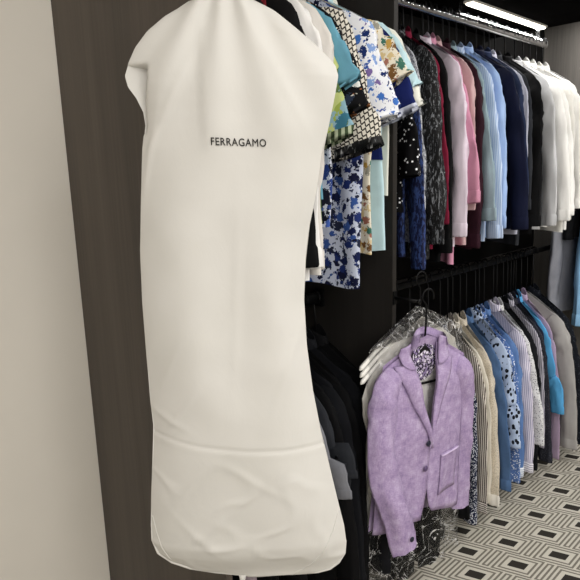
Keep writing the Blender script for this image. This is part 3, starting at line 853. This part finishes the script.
e = empty('garment_bag', (1.1*.69117+BX*.72268, 1.1*.72268-BX*.69117, BZ), math.atan2(-.69117, .72268), 'long white fabric garment bag with black lettering hanging in the foreground', 'garment bag')
t = NT('white_bag_fabric'); n = t.noise(t.co(), 5, 3); 
t.base(t.ramp(n, [(.3, hexlin('C3C1BC')), (.7, hexlin('C9C7C3'))]), .75, .25)
wv = t.noise(t.co((1, 1, .7)), 14, 5, .6, .8); t.bump(wv, .07, .012); m_bag = t.m
NX, NZ = 72, 300
bm = bmesh.new(); fr, bk = [], []
zs = [lerp(.6255, 1.785, (i/NZ)) for i in range(NZ+1)]
zs = [.6255+(1.785-.6255)*(f if .06 < f < .94 else f) for f in [i/NZ for i in range(NZ+1)]]
for z in zs:
    l, r = interp(LTi, z), interp(RTi, z)
    rf, rb = [], []
    for k in range(NX+1):
        s = -cos(pi*k/NX); x = lerp(l, r, (s+1)/2)
        rf.append((x-BX, bag_y(x, z), z-BZ))
        T = .03*sm(.62, .72, z)*(1-.4*sm(1.6, 1.785, z))
        rb.append((x-BX, (T*(1-abs(s)**3)+.003*nz(x*7, 1, z*5)) if 0 < k < NX else bag_y(x, z), z-BZ))
    fr.append(rf); bk.append(rb)
V = [[bm.verts.new(p) for p in r] for r in fr]
VB = [[V[i][0]]+[bm.verts.new(p) for p in bk[i][1:-1]]+[V[i][-1]] for i in range(NZ+1)]
for A in (V, VB):
    for a, b in zip(A, A[1:]):
        for k in range(NX): bm.faces.new((a[k], a[k+1], b[k+1], b[k]))
for row in (0, NZ):
    for k in range(NX):
        vs = []
        for v in (V[row][k], V[row][k+1], VB[row][k+1], VB[row][k]):
            if v not in vs: vs.append(v)
        if len(vs) > 2: bm.faces.new(vs)
bag = link_bm('bag_body', bm, m_bag, e)
def bag_tube(pts, r, name, mat, off=.0, n=30):
    P_ = []
    for i in range(n+1):
        u = i/n*(len(pts)-1); k = min(int(u), len(pts)-2); f = u-k
        x, z = lerp(pts[k][0], pts[k+1][0], f), lerp(pts[k][1], pts[k+1][1], f)
        P_.append((x-BX, bag_y(x, z)-off, z-BZ))
    bm = bmesh.new(); tube(bm, P_, r, 6); return link_bm(name, bm, mat, e)
bag_tube([(.088, .775), (.074, .735), (.052, .696), (.030, .665), (.008, .643), (-.014, .628)], .0016, 'seam', m_bag)
bag_tube([(-.301, .776), (-.294, .742), (-.284, .71), (-.268, .676)], .0014, 'seam', m_bag)
# piping round the hem
hem = [(-.307, .74), (-.307, .718), (-.297, .687), (-.269, .664), (-.231, .648), (-.178, .637), (-.11, .6275), (-.05, .627), (.003, .628), (.042, .630), (.068, .637), (.087, .652), (.1, .673), (.103, .704)]
bm = bmesh.new(); tube(bm, [(x-BX, 0, z-BZ) for x, z in hem], [.0008, .0016]+[.0026]*(len(hem)-4)+[.0016, .0008], 8); link_bm('hem_piping', bm, m_bag, e)
# small fabric tab at the hem
bm = bmesh.new(); loft(bm, [[(-.128-BX, -.003, .632-BZ), (-.112-BX, -.003, .632-BZ)], [(-.125-BX, -.006, .62-BZ), (-.114-BX, -.006, .619-BZ)], [(-.120-BX, -.005, .610-BZ), (-.117-BX, -.005, .609-BZ)]], False)
o = link_bm('zip_tab', bm, m_bag, e); md = o.modifiers.new('s', 'SOLIDIFY'); md.thickness = .003
# lettering
cu = bpy.data.curves.new('lettering_curve', 'FONT'); cu.body = 'FERRAGAMO'; cu.size = 1; cu.resolution_u = 3; cu.space_character = 1.1
tmp = bpy.data.objects.new('lettering_tmp', cu); COL.objects.link(tmp)
bpy.context.view_layer.update()
me = bpy.data.meshes.new_from_object(tmp.evaluated_get(bpy.context.evaluated_depsgraph_get()))
COL.objects.unlink(tmp); bpy.data.objects.remove(tmp)
bm = bmesh.new(); bm.from_mesh(me)
xs = [v.co.x for v in bm.verts]; ys = [v.co.y for v in bm.verts]
x0, x1, y1 = min(xs), max(xs), max(ys)
bmesh.ops.triangulate(bm, faces=bm.faces[:])
bmesh.ops.subdivide_edges(bm, edges=bm.edges[:], cuts=1)
geo = bm.verts[:]+bm.edges[:]+bm.faces[:]
for dx_, dy_ in ((.022, 0), (0, .02)):
    dd_ = bmesh.ops.duplicate(bm, geom=geo)
    for v in dd_['geom']:
        if isinstance(v, bmesh.types.BMVert): v.co.x += dx_; v.co.y += dy_
for v in bm.verts:
    f = (v.co.x-x0)/(x1-x0)
    x = lerp(-.1305, -.0345, f); z = lerp(1.521, 1.5155, f)+v.co.y/y1*.0128
    v.co = Vector((x-BX, bag_y(x, z)-.0022, z-BZ))
link_bm('printed_lettering', bm, flat('black_print', '1A1816', .6), e)
# wooden-shouldered hanger inside with its hook on the peg
c0 = Vector((1.1*.69117+(-.093)*.72268, 1.1*.72268+.093*.69117, 1.79))
hanger((.7005, .868, 1.765), math.atan2(-.69117, .72268), .143, 'black hanger inside the white garment bag, hook above the frame', None, 0, hw=.09)

# ------------------------------------------------------------------ lights
def area(name, loc, rot, sx, sy, power, color=(1, 1, 1), target=None):
    l = bpy.data.lights.new(name, 'AREA'); l.shape = 'RECTANGLE'; l.size = sx; l.size_y = sy; l.energy = power; l.color = color
    o = bpy.data.objects.new(name, l); COL.objects.link(o); o.location = loc; o.rotation_euler = rot
    if target:
        o.rotation_euler = (Vector(target)-Vector(loc)).to_track_quat('-Z', 'Y').to_euler()
    return o
area('ceiling_lamp', (-.5, -.7, 2.62), (0, 0, 0), 1.2, 1.0, 22, (1, .985, .965))
area('ceiling_spot', (.42, -.95, 2.62), (0, 0, 0), .32, .32, 12, (1, .985, .965))
area('ceiling_lamp', (2.1, -.5, 2.62), (0, 0, 0), 1.6, .8, 38, (1, .99, .975))
area('fill_light', (-.2, -1.5, 1.9), (0, 0, 0), 1.8, 1.3, 34, (1, .985, .965), (.5, 1.3, 1.1))  # added soft fill from behind the camera, not a fixture of the room
area('led_glow', (2.62, 1.285, ZS-.02), (0, 0, 0), .69, .03, 3.0, (1, .98, .95))
area('corner_led_glow', (3.42, .7, 2.28), (0, 0, 0), .03, 1.3, 14, (1, .985, .965))
w = bpy.data.worlds.new('world'); S.world = w; w.use_nodes = True
w.node_tree.nodes['Background'].inputs[0].default_value = (1, .97, .93, 1); w.node_tree.nodes['Background'].inputs[1].default_value = .1

# ------------------------------------------------------------------ camera
cam = bpy.data.cameras.new('camera'); cam.sensor_width = 36; cam.lens = 36*581/580; cam.clip_start = .02
co_ = bpy.data.objects.new('camera', cam); COL.objects.link(co_)
Rm = Matrix(((.71826637, .15857829, -.67745579), (-.69515123, .12256492, -.70833792), (-.0292947, .97970953, .19827016)))
co_.matrix_world = Matrix.Translation((0, 0, 1.47)) @ Rm.to_4x4()
S.camera = co_
S.view_settings.view_transform = 'Standard'; S.view_settings.look = 'None'
S.view_settings.exposure = 0; S.view_settings.gamma = 1
